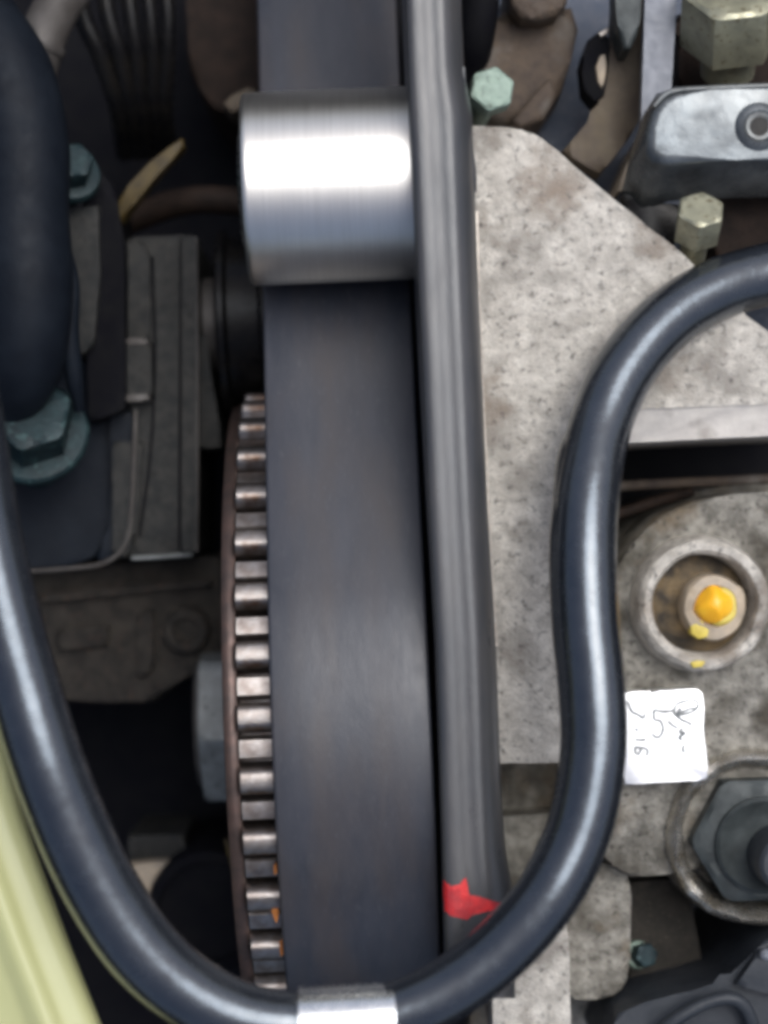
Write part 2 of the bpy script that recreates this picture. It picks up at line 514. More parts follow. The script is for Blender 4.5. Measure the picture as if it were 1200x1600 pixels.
tf += [[0, n, 2 * n, 3 * n, 4 * n - 1, 3 * n - 1, 2 * n - 1, n - 1]]
tooth_me = mesh_data('tooth', [(v + Vector((0, 0, RT - 5.4))) * 0.001 for v in tv], tf, M['sprocket'], 32)
for k in range(NT):
    o = bpy.data.objects.new('tooth', tooth_me)
    C.objects.link(o)
    o.parent = spr
    o.rotation_euler = (2 * math.pi * (k + 0.30) / NT, 0, 0)
LW = 1.55
added_bar_prof = [(-LW - 0.25, -1.5), (-LW, 2.7), (-LW + 0.3, 3.1), (0, 3.2), (LW - 0.3, 3.1), (LW, 2.7), (LW + 0.25, -1.5)]  # added bars between teeth; their narrow gaps make the shadow lines
lv = [Vector((x, y, z + RT - 5.2)) for x in (XL + 0.15, XR - 0.15) for y, z in added_bar_prof]
nl = len(added_bar_prof)
lf = [[k, k + 1, nl + k + 1, nl + k] for k in range(nl - 1)] + [list(range(nl))[::-1], [nl + k for k in range(nl)], [0, nl, 2 * nl - 1, nl - 1]]
added_bar_me = mesh_data('added_bar', [v * 0.001 for v in lv], lf, M['sprocket'], 14)
for k in range(NT):
    o = bpy.data.objects.new('added_bar', added_bar_me)
    C.objects.link(o)
    o.parent = spr
    o.rotation_euler = (2 * math.pi * (k + 0.80) / NT, 0, 0)
obj('side_plate', lathe([(12, XL - 2.2), (RT - 4.2, XL - 2.2), (RT - 2.6, XL - 2.0), (RT - 2.3, XL - 1.4), (RT - 2.3, XL - 0.5), (RT - 2.6, XL - 0.02), (12, XL - 0.02)], 120, 'x', close=True), M['sprocket_rim'], spr, local=True)
obj('hub', lathe([(14, XL - 2.0), (14.5, XL - 3), (14, XL - 4.2), (5, XL - 4.2)], 48, 'x'), M['sprocket_rim'], spr, local=True)
hb = hexhead(13.6, 6.0, R(-5), 0.1)
rotm = Matrix.Rotation(R(-90), 3, 'Y')
bolt = obj('bolt_head', moved(hb, (XL - 4.0, 0, 0), rotm), M['bolt_grey'], spr, local=True)
obj('bolt_flange', lathe([(8, XL - 9.95), (10.4, XL - 9.95), (10.6, XL - 10.4), (10.0, XL - 10.8), (6, XL - 10.8)], 48, 'x'), M['elbow'], spr, local=True)
for a, ln, w_, dx in ((-0.40, 3.8, 0.9, 4.2), (-0.52, 2.4, 0.8, 4.7), (-0.28, 1.8, 0.6, 4.6)):
    rr = RT - 0.05
    blob = []
    for k in range(10):
        q = 2 * math.pi * k / 10
        y_, x_ = ln * 0.5 * math.sin(q) * random.uniform(0.7, 1.1), w_ * 0.5 * math.cos(q) * random.uniform(0.7, 1.2)
        blob.append(Vector((XL + dx + x_, -math.sin(-a) * rr + y_, math.cos(a) * rr + 0.12 + y_ * math.tan(-a) * -1)))
    obj('rust_spot', prism(blob, blob[0].z - 2.0, 0.0), M['rust'], spr, local=True)

# belt path in the plane across the sprocket axis: back face
RB = 59.2
RY, RZ, RR = 83.6, 42.7, 14.2      # roller centre relative to the sprocket centre
d = math.hypot(RY, RZ)
al = math.atan2(RZ, RY)
be = math.acos((RB + RR) / d)
na = al + be
path = []
a0, a1 = math.pi + R(20), na
m = 90
for k in range(m + 1):
    a = a0 + (a1 - a0) * k / m
    path.append((RB * math.cos(a), RB * math.sin(a)))
q0 = (RY - RR * math.cos(na), RZ - RR * math.sin(na))
for k in range(1, 12):
    t_ = k / 12
    path.append((path[m][0] + (q0[0] - path[m][0]) * t_, path[m][1] + (q0[1] - path[m][1]) * t_))
out_ang = R(-20)
b0, b1 = na + math.pi, out_ang - R(90) + 2 * math.pi
for k in range(9):
    a = b0 + (b1 - b0) * k / 8
    path.append((RY + RR * math.cos(a), RZ + RR * math.sin(a)))
e = path[-1]
for k in range(1, 34):
    path.append((e[0] + k * 5 * math.cos(out_ang), e[1] + k * 5 * math.sin(out_ang)))
belt = thing('timing_belt', 'wide black rubber toothed belt running under the bright roller', 'belt', SC, (0, 0, TILT))
BW = 11.3
bv, bf = [], []
cross = [(-BW, -2.0), (-BW, -0.35), (-BW + 0.15, -0.1), (-BW + 0.5, 0.0), (-BW / 2, 0.02), (0, 0.03), (BW / 2, 0.02), (BW - 0.5, 0.0), (BW - 0.15, -0.1), (BW, -0.35), (BW, -2.0)]
nc = len(cross)
for i, (y, z) in enumerate(path):
    p0, p1 = path[max(i - 1, 0)], path[min(i + 1, len(path) - 1)]
    ty, tz = p1[0] - p0[0], p1[1] - p0[1]
    l = math.hypot(ty, tz)
    ty, tz = ty / l, tz / l
    ny, nz = -tz, ty
    if i <= m and (y * ny + z * nz) < 0 or i > m and nz < 0:
        ny, nz = -ny, -nz
    for x, h in cross:
        bv.append(Vector((x, y + ny * h, z + nz * h)))
for i in range(len(path) - 1):
    for k in range(nc):
        k2 = (k + 1) % nc
        bf.append([i * nc + k, i * nc + k2, (i + 1) * nc + k2, (i + 1) * nc + k])
bf += [list(range(nc)), [(len(path) - 1) * nc + k for k in range(nc)][::-1]]
obj('band', (bv, bf), M['belt'], belt, local=True, angle=60)

rol_c = SC + Matrix.Rotation(TILT, 3, 'Z') @ Vector((0, RY, RZ))
rol = thing('idler_roller', 'shiny brushed steel roller pressing on the back of the belt', 'roller', rol_c, (0, 0, TILT))
x0, x1 = -12.6, 14.5
obj('shell', lathe([(9.5, x0 + 0.6), (10.5, x0), (RR - 0.7, x0), (RR - 0.3, x0 + 0.12), (RR - 0.08, x0 + 0.4), (RR, x0 + 0.8), (RR, x0 + 1.1), (RR, x0 + 1.6), (RR, x1 - 1.6), (RR, x1 - 1.0), (RR, x1 - 0.6), (RR - 0.3, x1), (9.5, x1)], 120, 'x'), M['steel'], rol, local=True, angle=50)
obj('bearing_race', lathe([(5, x0 + 1), (9.0, x0 + 0.5), (9.0, x0 - 0.2), (8.2, x0 - 0.75), (5.5, x0 - 0.75)], 60, 'x'), M['steel_plain'], rol, local=True)

# ------------------------------------------------------------------ rear timing cover rib with red paint
LE = [(-600, 606), (-80, 630), (130, 637), (300, 645), (500, 655), (800, 669), (1000, 680), (1300, 690), (1420, 693), (1560, 698)]
RE = [(-600, 694), (-80, 718), (110, 725), (180, 738), (290, 742), (500, 750), (800, 763), (1000, 775), (1230, 783), (1330, 790), (1400, 803), (1560, 806)]


def interp(tab, y):
    if y <= tab[0][0]:
        return tab[0][1]
    for (ya, xa), (yb, xb) in zip(tab, tab[1:]):
        if y <= yb:
            return xa + (xb - xa) * (y - ya) / (yb - ya)
    return tab[-1][1]


UP = [(0.0, -24), (0.0, -1.2), (0.015, -0.6), (0.06, -0.15), (0.14, 0.0), (0.26, -0.05), (0.33, -0.18), (0.40, -0.36), (0.47, -0.42), (0.54, -0.38), (0.62, -0.34), (0.70, -0.5), (0.80, -1.1), (0.90, -2.0), (0.97, -3.4), (1.0, -5.0), (1.0, -24)]
CZ = 3.5


def cover_z(u):
    pts = UP[1:-1]
    for (ua, za), (ub, zb) in zip(pts, pts[1:]):
        if u <= ub:
            return CZ + za + (zb - za) * (u - ua) / max(1e-6, ub - ua)
    return CZ + pts[-1][1]


cv, cf = [], []
ys = list(range(-600, 1561, 20))
for y in ys:
    xa, xb = interp(LE, y), interp(RE, y)
    for u, h in UP:
        cv.append(P(xa + (xb - xa) * u, y, CZ + h) if h > -20 else None)
        if cv[-1] is None:
            ref = P(xa + (xb - xa) * u, y, CZ + (UP[1][1] if u == 0 else UP[-2][1]))
            cv[-1] = Vector((ref.x, ref.y, CZ + h))
nu = len(UP)
for i in range(len(ys) - 1):
    for k in range(nu - 1):
        cf.append([i * nu + k, i * nu + k + 1, (i + 1) * nu + k + 1, (i + 1) * nu + k])
    cf.append([i * nu + nu - 1, i * nu, (i + 1) * nu, (i + 1) * nu + nu - 1])
cf += [list(range(nu))[::-1], [(len(ys) - 1) * nu + k for k in range(nu)]]
cov = thing('timing_cover', 'dark grey plastic timing cover rib with a red paint mark', 'cover', P(720, 800, -20))
rib = obj('rib', (cv, cf), M['cover'], cov, angle=60)
obj('lug', ptube([(724, 105, -0.5, 3), (722, 160, 0.0, 8), (728, 215, -0.2, 9), (738, 265, -0.8, 6), (743, 300, -1.6, 2)], 8, 16, 8, 0.7), M['cover'], cov)  # ridge added on the flare to give a leaf-shaped highlight
# paint: a thin skin that follows the rib
red_pix = [(692, 1373), (698, 1380), (705, 1385), (718, 1382), (728, 1370), (731, 1386), (733, 1398), (752, 1402), (770, 1408), (783, 1411), (781, 1419), (766, 1423), (752, 1426), (737, 1430), (731, 1437), (716, 1434), (702, 1430), (694, 1420), (693, 1400)]


def inside(x, y, poly):
    c = False
    for (xa, ya), (xb, yb) in zip(poly, poly[1:] + poly[:1]):
        if (ya > y) != (yb > y) and x < (xb - xa) * (y - ya) / (yb - ya) + xa:
            c = not c
    return c


rv, rf, idx = [], [], {}


def rvid(x, y):
    if (x, y) not in idx:
        u = min(0.98, max(0.0, (x - interp(LE, y)) / (interp(RE, y) - interp(LE, y))))
        idx[(x, y)] = len(rv)
        rv.append(P(x, y, cover_z(u) + 0.06))
    return idx[(x, y)]


g = 1.5
for i in range(75):
    for j in range(55):
        x, y = 685 + i * g, 1362 + j * g
        if inside(x + g / 2, y + g / 2, red_pix):
            rf.append([rvid(x, y), rvid(x + g, y), rvid(x + g, y + g), rvid(x, y + g)])
obj('paint_mark', (rv, rf), M['red'], cov)['label'] = 'irregular bright red paint splash'

# ------------------------------------------------------------------ glossy black tube looping across, and its clamp
HP = [(1700, 330, -16, 50), (1500, 355, -15, 50), (1330, 395, -14, 50), (1210, 426, -12, 50), (1120, 453, -9, 49), (1040, 503, -6, 49), (975, 580, -3, 50), (938, 665, 0, 50), (920, 760, 4, 50), (914, 860, 7, 50), (918, 970, 9, 50),
      (928, 1080, 11, 50), (929, 1180, 12, 50), (905, 1300, 13, 50), (855, 1400, 14, 50), (780, 1486, 14, 50), (700, 1546, 14, 50), (620, 1582, 14, 50), (540, 1596, 14, 50), (455, 1600, 14, 50), (370, 1586, 15, 54),
      (290, 1545, 16, 57), (220, 1480, 17, 59), (160, 1390, 18, 59), (112, 1290, 19, 59), (70, 1180, 20, 58), (34, 1060, 20, 57), (2, 940, 20, 56), (-24, 820, 20, 55), (-45, 680, 20, 54), (-80, 480, 18, 54), (-130, 280, 16, 54)]
hose = thing('rubber_tube', 'glossy black rubber tube looping over the belt and cover', 'tube', P(700, 1200, 5))
obj('tube_wall', ptube(HP, 52, 40, 12), M['hose'], hose)
# sleeve step on the outer flank
obj('sleeve', ptube([(930, 694, 0.2, 46), (921, 720, 1.3, 52), (915, 790, 3.8, 53), (910, 860, 5.8, 53), (914, 970, 7.8, 53), (924, 1080, 9.8, 52.5), (926, 1180, 10.8, 52), (903, 1296, 12.0, 50), (853, 1398, 13.4, 47)], 56, 40, 10), M['hose'], hose)

cl = thing('tube_clamp', 'bright metal band clamp wrapped round the black tube', 'clamp', P(545, 1598, 8))


def clamp_band(x0, x1, r, thick):
    pts = []
    for k in range(13):
        x = x0 + (x1 - x0) * k / 12
        y = 1600 - (x - 470) * 0.055
        pts.append((x, y, 14.0))
    q = [P(*p) for p in pts]
    return tube(q, W(r, 14), 64)


obj('band', clamp_band(474, 615, 56.5, 1), M['clamp'], cl)
obj('edge_fold', clamp_band(470, 477, 58.0, 1), M['clamp'], cl)
obj('edge_fold', clamp_band(612, 619, 58.0, 1), M['clamp'], cl)

# ------------------------------------------------------------------ yellow-green body panel
FE = [(900, -90), (1000, -52), (1165, 4), (1270, 32), (1350, 60), (1470, 104), (1600, 155), (1760, 215)]
FP = [(-6, -9), (-2, -2), (0, 0), (4, 0.9), (14, 1.8), (34, 2.4), (52, 2.5), (62, 3.2), (72, 4.0), (84, 4.3), (96, 4.0), (108, 3.2), (122, 2.6), (170, 2.6), (240, 2.2)]
fv, ff = [], []
fy = list(range(900, 1761, 20))
for y in fy:
    xe = interp(FE, y)
    for dpx, h in FP:
        fv.append(P(xe - max(dpx, -1) - (0 if dpx > 0 else 0), y, 8 + h))
nf = len(FP)
for i in range(len(fy) - 1):
    for k in range(nf - 1):
        ff.append([i * nf + k, i * nf + k + 1, (i + 1) * nf + k + 1, (i + 1) * nf + k])
nv = len(fv)
fv += [v - Vector((0, 0, 1.0)) for v in fv]
ff += [[a + nv for a in f[::-1]] for f in ff]
tag(obj('body_panel', (fv, ff), M['fender'], angle=70), 'yellow-green painted car body panel with a raised bead beside the black tube', 'body panel')


# ------------------------------------------------------------------ bolts
def bolt_thing(name, label, px, py, z, r_px, h, mat, rot=(0, 0, 0), washer=None, hexrot=0.0, dish=0.0, shank=None, wmat=None, cat='bolt'):
    b = thing(name, label, cat, P(px, py, z), rot)
    r = W(r_px, z)
    obj('hex_head', hexhead(r, h, hexrot, dish=dish), mat, b, local=True, angle=28)
    if washer:
        w = W(washer, z)
        obj('washer', lathe([(r * 0.5, -1.6), (w, -1.6), (w * 1.0, -0.7), (w * 0.95, -0.2), (w * 0.7, 0.05), (r * 0.5, 0.06)], 48), wmat or mat, b, local=True)
    if shank:
        obj('shank', lathe([(r * 0.55, -shank), (r * 0.55, -0.02)], 24), wmat or mat, b, local=True)
    return b


# upper right corner
struct('dusty_floor', plate([(690, -120), (1330, -120), (1330, 640), (690, 640)], -46, -98, 1.0, 0.6, 40), M['blue_dust'])
t = thing('rusty_manifold', 'lumpy rusty brown iron casting behind the pale green bolt', 'casting', P(830, 80, -45))
obj('body', plate([(740, 60), (768, 30), (790, 12), (840, 20), (895, 5), (905, 40), (892, 95), (880, 140), (858, 172), (825, 190), (790, 192), (750, 180), (732, 130)], -32, -46, 4.0, 1.2, 30, seg=4), M['brown_iron'], t)
obj('knob', plate([(792, -40), (885, -40), (888, 0), (870, 22), (845, 31), (815, 30), (798, 12)], -26, -46, 3.0, 1.5, 14, seg=4), M['brown_iron'], t)
obj('lower_lump', plate([(838, 140), (862, 120), (870, 148), (850, 185), (812, 200), (800, 188)], -29.5, -46, 1.0, 0.3, 0, seg=3), M['brown_iron'], t)
tag(obj('black_cable', ptube([(748, -60, -28), (750, 0, -28), (742, 60, -30), (728, 120, -36)], 30, 20), M['black']), 'thick black cable passing beside the top of the timing cover', 'cable')
t = thing('angled_stay', 'khaki brown steel stay running diagonally with a slotted hole', 'bracket', P(960, 150, -40))
obj('arm', plate([(878, 236), (905, 206), (930, 178), (948, 120), (956, 60), (962, -60), (1008, -60), (1006, 90), (1003, 180), (985, 212), (938, 272)], -27, -33, 0.8, 0.6), M['khaki'], t)
obj('slot_shadow', plate([(908, 95), (918, 62), (940, 45), (952, 60), (950, 110), (944, 150), (930, 160), (912, 140)], -26.2, -33, 0.5, 0.5), M['black'], t)
obj('slot_edge', plate([(931, 104), (938, 86), (946, 84), (948, 100), (945, 128), (940, 138), (934, 128)], -25.6, -30, 0.4, 0.3), M['collar'], t)
obj('burr', plate([(935, 52), (946, 44), (952, 42), (950, 52), (940, 58)], -25.4, -30, 0.3, 0.3), M['cast_edge'], t)
t = tag(obj('pale_tongue', plate([(961, -60), (1002, -60), (1002, 20), (996, 55), (986, 75), (975, 76), (967, 55), (962, 10)], -19, -27, 1.6, 0.3, seg=4), M['nut_dark']), 'grey-green rounded tongue lying on the khaki stay', 'bracket')
tag(obj('grey_strap', plate([(1010, -60), (1058, -60), (1055, 40), (1051, 110), (1046, 190), (1000, 230), (1003, 150)], -18, -21, 0.4, 0.3), M['strap']), 'flat blue-grey steel strap running up beside the large hex bolt', 'strap')
tag(obj('side_wedge', plate([(1002, 205), (1016, 195), (1003, 255), (985, 300), (965, 300), (978, 262)], -24, -46, 0.5, 0.3), M['collar']), 'thin tan wedge of metal between the khaki stay and dark bracket', 'bracket')
tag(obj('brown_bracket_wall', plate([(1060, 20), (1320, 0), (1320, 150), (1060, 150)], -32, -46, 1.5, 1), M['brown_dim']), 'dull brown wall of metal behind the large hex bolt', 'bracket')

bolt_thing('large_hex_bolt', 'large greenish gold hex bolt leaning back above the dark bracket', 1140, 62, -19, 78, 9.5, M['gold_zinc'], (R(-38), R(-6), 0), None, R(8), 0.8, 6)
bolt_thing('round_bolt', 'pale green zinc bolt beside the top of the bracket casting', 763, 150, -12, 36, 4.0, M['green_zinc'], (R(-4), R(6), 0), None, R(20), 0.0, 20)
bolt_thing('hex_bolt', 'small gold-edged hex bolt seated on the pale casting under the dark bracket', 1088, 366, -10.5, 38, 5.5, M['gold_zinc'], (R(-34), 0, 0), None, R(22), 0.0, 5)

t = thing('folded_bracket', 'folded dark shiny steel bracket with a threaded hole', 'bracket', P(1120, 230, -25))
top = [(1010, 236), (1012, 200), (1020, 172), (1036, 151), (1058, 142), (1120, 138), (1330, 130), (1330, 246), (1150, 250), (1040, 254), (1020, 250)]
skirt = {0: (972, 300), 1: (985, 240), 2: (1004, 182), 3: (1026, 146), 4: (1056, 136), 5: (1120, 132), 6: (1336, 124), 7: (1336, 306), 8: (1150, 309), 9: (1046, 314), 10: (1000, 330)}
zs = {0: -19, 1: -17, 2: -14, 3: -11, 4: -10, 5: -10, 6: -10, 7: -17, 8: -17, 9: -17, 10: -19}
TZ = -6.0
bm = bmesh.new()
a = [bm.verts.new(P(x, y, TZ)) for x, y in top]
b2 = [bm.verts.new(P(*skirt[i], zs[i])) for i in range(len(top))]
bm.faces.new(a)
bm.faces.new(b2[::-1])
for i in range(len(top)):
    j = (i + 1) % len(top)
    bm.faces.new([a[j], a[i], b2[i], b2[j]])
bmesh.ops.bevel(bm, geom=[e_ for e_ in bm.edges if e_.verts[0] in a and e_.verts[1] in a], offset=1.3, segments=5, profile=0.5, affect='EDGES', clamp_overlap=True)
bm.verts.index_update()
vf = ([v.co.copy() for v in bm.verts], [[v.index for v in f.verts] for f in bm.faces])
bm.free()
obj('folded_plate', vf, M['bracket'], t, angle=50)
obj('bright_edge', ptube([(1022, 166, -6.3), (1038, 149, -6.1), (1060, 141, -6.0), (1120, 137, -6.0), (1250, 132, -6.0)], 3.2, 10, 8), M['bolt_grey'], t)
obj('side_leg', plate([(972, 296), (1000, 318), (1060, 318), (1072, 330), (1050, 392), (1010, 352), (968, 318)], -18, -44, 0.8, 0.3), M['black_gloss'], t)
obj('under_web', plate([(1112, 306), (1330, 300), (1330, 400), (1118, 400)], -24, -44, 0.5, 0.3), M['brown_dim'], t)
hc = P(1186, 198, TZ)
hr = W(27, TZ)
obj('threaded_collar', moved(lathe([(hr * 1.5, -0.3), (hr * 1.4, 0.05), (hr * 1.15, 0.35), (hr * 0.95, 0.5), (hr * 0.82, 0.35), (hr * 0.78, -0.02)], 48, close=True), hc), M['bracket'], t)
obj('hole_floor', moved(lathe([(hr * 0.8, -0.2), (hr * 0.79, 0.08), (hr * 0.1, 0.08)], 32), hc), M['black_gloss'], t)
for k in range(3):
    obj('thread', moved(lathe([(hr * 0.80, 0.12 + k * 0.16), (hr * (0.56 + 0.05 * k), 0.2 + k * 0.16), (hr * 0.80, 0.28 + k * 0.16)], 40, close=True), hc), M['bolt_grey'], t)

# ------------------------------------------------------------------ stud in the boss, plug, connector, lower right
st = P(1124, 950, -12)
t = thing('capped_stud', 'stud with tan sleeve and orange-yellow cap standing in a ring boss', 'stud', (st.x, st.y, -20.2))
r = W(52, -13)
obj('sleeve', rough(moved(lathe([(r * 1.02, -20.5), (r, -16.5), (r * 0.93, -15.9), (r * 0.66, -15.6), (r * 0.58, -16.2), (r * 0.56, -18.4), (r * 0.1, -18.4)], 48), (st.x, st.y, 0)), 0.5, 0.35, 9), M['collar'], t)
yb = [(W(30, -13) * math.cos(R(a)), W(30, -13) * math.sin(R(a)) * 0.9 - 16.6) for a in range(-40, 86, 9)] + [(0.05, W(30, -13) * 0.9 - 16.6)]
obj('cap', rough(moved(lathe(yb, 40), (st.x - 0.15, st.y + 0.25, 0)), 0.5, 0.45, 5), M['yellow'], t)
obj('cap_skirt', moved(lathe([(W(31, -13), -18.4), (W(31, -13), -16.0), (W(26, -13), -15.5), (W(10, -13), -15.5)], 40), (st.x + 0.8, st.y + 0.1, 0)), M['pale_yellow'], t)
obj('paint_dab', plate([(1078, 978), (1088, 966), (1098, 970), (1108, 985), (1106, 996), (1092, 1000), (1080, 990)], -15.5, -18.5, 0.4, 1), M['pale_yellow'], t)
tag(obj('yellow_paint_drip', plate([(1078, 1036), (1090, 1032), (1102, 1034), (1098, 1042), (1084, 1044)], -14.4, -16, 0.2, 0.8), M['pale_yellow']), 'small drip of yellow paint on the lower lip of the ring boss', 'paint drip')

t = thing('plug_socket', 'dark hex plug with blue-grey round cap set in the worn bright boss', 'plug', (pc.x, pc.y, -26))
hx = hexhead(W(108, -18), 9.0, R(62), dish=0.5)
obj('hex_nut', moved(hx, (pc.x + 0.3, pc.y, -26)), M['nut_dark'], t, angle=28)
obj('seat_ring', moved(lathe([(W(76, -16), -18), (W(76, -16), -16.2), (W(70, -16), -15.8), (W(54, -16), -16.6), (W(40, -16), -17)], 48), (pc.x + 0.8, pc.y - 0.6, 0)), M['nut_dark'], t)
obj('cap', moved(lathe([(W(48, -10), -17), (W(47, -10), -9.6), (W(44, -10), -8.6), (W(38, -10), -8.2), (W(20, -10), -8.2)], 48), (pc.x + 2.8, pc.y - 2.0, 0)), M['boot'], t)

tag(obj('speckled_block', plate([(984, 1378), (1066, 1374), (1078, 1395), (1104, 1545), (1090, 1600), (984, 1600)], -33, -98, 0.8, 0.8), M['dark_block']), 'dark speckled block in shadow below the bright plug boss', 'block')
bolt_thing('green_bolt', 'tiny green zinc bolt on the dark speckled block', 1000, 1492, -29, 19, 2.5, M['teal'], (R(-10), R(20), 0), 22, R(10), 0, 5, M['green_zinc'])
t = thing('wiring_connector', 'dark grey plastic wiring connector with a curved lip', 'connector', P(1120, 1580, -40))
obj('housing', plate([(940, 1660), (965, 1585), (1010, 1565), (1080, 1548), (1130, 1532), (1165, 1500), (1195, 1470), (1300, 1440), (1300, 1660)], -17, -60, 2.0, 0.4, seg=4), M['boot'], t)
obj('lip', ptube([(1030, 1612, -14), (1060, 1590, -13.5), (1100, 1568, -13.5), (1140, 1560, -13.5), (1165, 1575, -14), (1180, 1615, -15)], 11, 16, 8), M['boot'], t)
obj('latch', plate([(1150, 1540), (1185, 1490), (1230, 1478), (1230, 1560)], -14.5, -20, 1.2, 0.3, seg=3), M['boot'], t)
obj('contact', moved(lathe([(0.9, -15), (0.8, -13.8), (0.3, -13.4)], 20), (P(1197, 1492, -14).x, P(1197, 1492, -14).y, 0)), M['strap'], t)

# ------------------------------------------------------------------ dark left side
t = thing('support_plate', 'dark grey speckled alloy support plate with a raised edge', 'plate', P(250, 620, -70))
obj('face', plate([(194, 372), (300, 366), (306, 400), (305, 860), (298, 868), (208, 872), (186, 868), (192, 700), (196, 560)], -50, -90, 0.8, 0.5), M['dark_alloy'], t)
obj('raised_edge', plate([(284, 369), (307, 367), (307, 864), (284, 866)], -48.3, -55, 0.5, 0.4), M['dark_alloy'], t)
obj('groove_rib', plate([(196, 376), (226, 378), (234, 402), (234, 530), (196, 530)], -48.6, -55, 0.5, 0.4), M['dark_alloy'], t)
obj('step_block', plate([(190, 536), (236, 534), (238, 618), (194, 622)], -46.5, -55, 0.8, 0.5), M['dark_alloy'], t)
obj('ledge', plate([(188, 616), (232, 616), (234, 626), (188, 628)], -45.5, -55, 0.4, 0.3), M['elbow'], t)  # pale strips here and next put ledge highlights into the colour
obj('ledge', plate([(188, 529), (230, 528), (232, 538), (188, 540)], -46.2, -55, 0.4, 0.3), M['elbow'], t)
obj('seam', ptube([(238, 400, -49.8), (242, 560, -49.8), (236, 700, -49.8), (218, 840, -49.8)], 2.2, 8, 8), M['black'], t)
obj('seam', ptube([(283, 372, -49.7), (282, 560, -49.7), (280, 860, -49.7)], 2.0, 8, 8), M['black'], t)
obj('worn_edge_highlight', ptube([(206, 872, -49.6), (250, 870, -49.6), (300, 866, -49.4)], 3.2, 10, 6), M['bolt_grey'], t)  # pale tubes: worn edges, with their highlight put into the colour
obj('worn_edge_highlight', ptube([(306, 372, -48.6), (308, 520, -48.6), (308, 700, -48.6), (307, 862, -48.6)], 2.6, 10, 6), M['elbow'], t)
obj('shoulder', plate([(176, 690), (222, 690), (216, 800), (210, 845), (196, 872), (176, 872)], -48.4, -55, 0.8, 0.4), M['dark_alloy'], t)
t = thing('mount_tray', 'blue-black pressed steel tray with a rounded shiny corner', 'tray', P(110, 750, -60))
obj('floor_panel', plate([(-60, 520), (186, 520), (178, 700), (170, 830), (150, 868), (110, 884), (-60, 892)], -52, -60, 0.6, 0.3), M['blue_black'], t)
obj('rim', ptube([(-60, 896, -48), (40, 893, -48), (110, 888, -48), (155, 882, -48), (184, 866, -48), (200, 838, -48), (206, 790, -48), (210, 700, -48), (212, 640, -48.5)], 3.5, 12, 8), M['elbow'], t)  # thin paler tube carries the rim's highlight as colour
obj('wall', plate([(172, 640), (208, 640), (204, 790), (198, 838), (183, 864), (155, 879), (150, 868), (168, 840), (174, 780)], -49.5, -58, 0.6, 0.3), M['blue_black'], t)
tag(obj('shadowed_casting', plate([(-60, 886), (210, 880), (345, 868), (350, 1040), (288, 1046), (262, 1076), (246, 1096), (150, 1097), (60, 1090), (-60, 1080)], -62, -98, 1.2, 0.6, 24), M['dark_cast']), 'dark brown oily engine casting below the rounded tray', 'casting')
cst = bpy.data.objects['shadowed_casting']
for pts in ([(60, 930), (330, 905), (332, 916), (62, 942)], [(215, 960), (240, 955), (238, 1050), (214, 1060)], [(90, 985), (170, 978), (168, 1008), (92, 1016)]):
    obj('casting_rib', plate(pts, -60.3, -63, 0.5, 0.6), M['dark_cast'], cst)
obj('boss', moved(lathe([(4.2, -63), (4.0, -60.2), (3.4, -59.6), (2.2, -59.6), (2.0, -60.6), (0.3, -60.6)], 32), (P(290, 985, -60).x, P(290, 985, -60).y, 0)), M['dark_cast'], cst)
t = thing('back_strip', 'narrow black upright strip beside the speckled support plate', 'strip', P(160, 450, -60))
obj('strip', plate([(128, 290), (160, 268), (182, 300), (194, 380), (196, 640), (140, 660)], -44, -60, 1.0, 0.4), M['black'], t)
obj('side_plate', plate([(84, 330), (154, 320), (156, 430), (146, 540), (120, 560), (84, 500)], -42, -58, 0.8, 0.5), M['dark_alloy'], t)
t = thing('fat_black_hose', 'fat matt blue-black hose passing above the teal bolt', 'hose', P(40, 300, -40))
obj('wall', ptube([(-30, 30, -28, 60), (10, 120, -27, 74), (34, 230, -26, 74), (36, 340, -26, 72), (40, 450, -26, 74), (34, 560, -28, 66), (10, 640, -34, 50)], 70, 36, 8), M['blue_black'], t)
obj('fold', ptube([(92, 360, -30, 10), (110, 440, -30, 14), (108, 520, -31, 16), (116, 590, -33, 14), (124, 640, -36, 8)], 12, 16, 8), M['blue_black'], t)
t = thing('pipe_elbow', 'dull tan aluminium pipe elbow above the fat black hose', 'pipe', P(60, 70, -50))
obj('bend', ptube([(120, -30, -44, 34), (84, 20, -40, 36), (64, 66, -38, 37), (52, 110, -40, 38), (40, 170, -46, 36)], 36, 28, 8), M['elbow'], t)
obj('bead', ptube([(66, 62, -38, 40), (63, 69, -38, 41), (60, 76, -38, 40)], 40, 28, 4), M['elbow'], t)
bolt_thing('flange_bolt', 'dusty teal flanged hex bolt in the blue-black tray', 50, 672, -36, 66, 6.5, M['teal'], (R(-24), R(6), 0), 88, R(20), 0, 14, M['teal'])
bolt_thing('washer_bolt', 'small teal bolt and washer half hidden beside the fat hose', 112, 270, -38, 32, 4.0, M['teal'], (R(-22), R(14), 0), 46, R(10), 0, 8, M['teal'])
tag(obj('ochre_strip', prism([P(x, y, -44) for x, y in [(178, 322), (200, 290), (232, 256), (262, 232), (284, 214), (288, 228), (268, 250), (240, 280), (212, 316), (186, 352)]], -48, 0.7, 3), M['yellow_strip']), 'curved ochre yellow strip lying in the dark behind the hose', 'strip')
for i, (xa, xb, w_) in enumerate([(120, 185, 15), (160, 205, 14), (196, 222, 13), (226, 242, 12), (254, 258, 12)]):
    o = obj('loom_wire', ptube([(xa, -60, -54), (xa + 8, 20, -54), ((xa + xb) / 2 + 6, 90, -56), (xb, 170, -62), (xb + 10, 240, -74)], w_, 14, 8), M['black_gloss'])
    tag(o, 'glossy black wire in the fanned bundle beside the rusty wall', 'wire', 'fanned black wires')
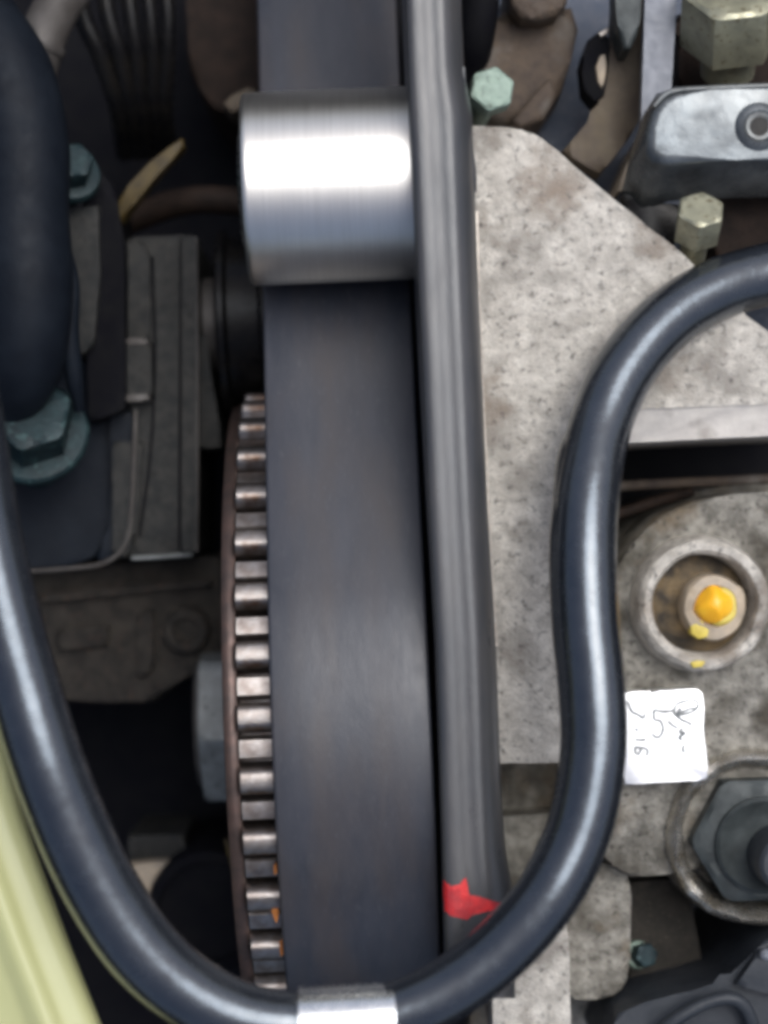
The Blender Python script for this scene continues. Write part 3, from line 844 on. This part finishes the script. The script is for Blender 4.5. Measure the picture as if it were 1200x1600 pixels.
tag(obj('cross_pipe', ptube([(200, 345, -62), (260, 322, -60), (320, 312, -58), (400, 318, -58)], 22, 20, 8), M['brown_dim']), 'dim reddish brown pipe running behind the roller', 'pipe')
t = thing('rusty_wall', 'dark rusty brown bracket behind the upper belt run', 'bracket', P(340, 70, -80))
obj('face', plate([(288, -80), (470, -80), (470, 150), (400, 190), (330, 170), (296, 110)], -64, -98, 2, 0.6, 30), M['brown_dim'], t)
obj('tan_lug', plate([(348, 162), (362, 148), (386, 136), (400, 140), (398, 160), (362, 176)], -56, -66, 0.6, 0.4), M['khaki'], t)

# dark tensioner plate beside the roller, seen edge on
tc_ = P(392, 505, -62)
t = thing('tensioner_disc', 'black oily disc with thin bright edges behind the roller', 'disc', tc_, (0, 0, TILT))
obj('disc', lathe([(4, -5.0), (15.5, -5.0), (16, -4.5), (16, -3.6), (14.5, -3.0), (14.5, 2.0), (15.2, 2.6), (15.2, 5.0), (4, 5.0)], 72, 'x'), M['black_gloss'], t, local=True)
obj('spindle', lathe([(7.5, -8.0), (8.0, -7.6), (8.0, -5.4), (2, -5.4)], 36, 'x'), M['elbow'], t, local=True)
tag(obj('wedge_plate', plate([(308, 525), (322, 520), (332, 600), (346, 686), (346, 700), (308, 700)], -54, -90, 0.5, 0.5), M['dark_alloy']), 'narrow grey alloy wedge between support plate and oily disc', 'plate')
t = thing('lit_lug', 'small tan cast lug coloured pale as if lit, low beside the sprocket', 'lug', P(240, 1355, -80))
obj('face', plate([(200, 1352), (286, 1345), (290, 1420), (204, 1425)], -62, -90, 0.8, 0.6), M['collar'], t)  # lit look put into the face colour, a pale tan
obj('back', plate([(200, 1306), (288, 1304), (288, 1350), (200, 1354)], -66, -90, 0.6, 0.5), M['dark_alloy'], t)
kc = P(325, 1425, -58)
t = thing('round_cover', 'round black cover in the shadow beside the lower sprocket', 'cover', (kc.x, kc.y, -90))
kr = W(98, -58)
obj('body', moved(lathe([(kr, -98), (kr, -60), (kr * 0.95, -58.6), (kr * 0.8, -58), (kr * 0.78, -59), (kr * 0.2, -59)], 60), (kc.x, kc.y, 0)), M['black'], t)
tag(obj('amber_sliver', ptube([(352, 1310, -46, 3), (360, 1335, -46, 5), (368, 1362, -47, 5), (374, 1390, -48, 2)], 5, 12, 6), M['yellow_strip']), 'thin amber sliver showing beside the sprocket plate', 'sliver')
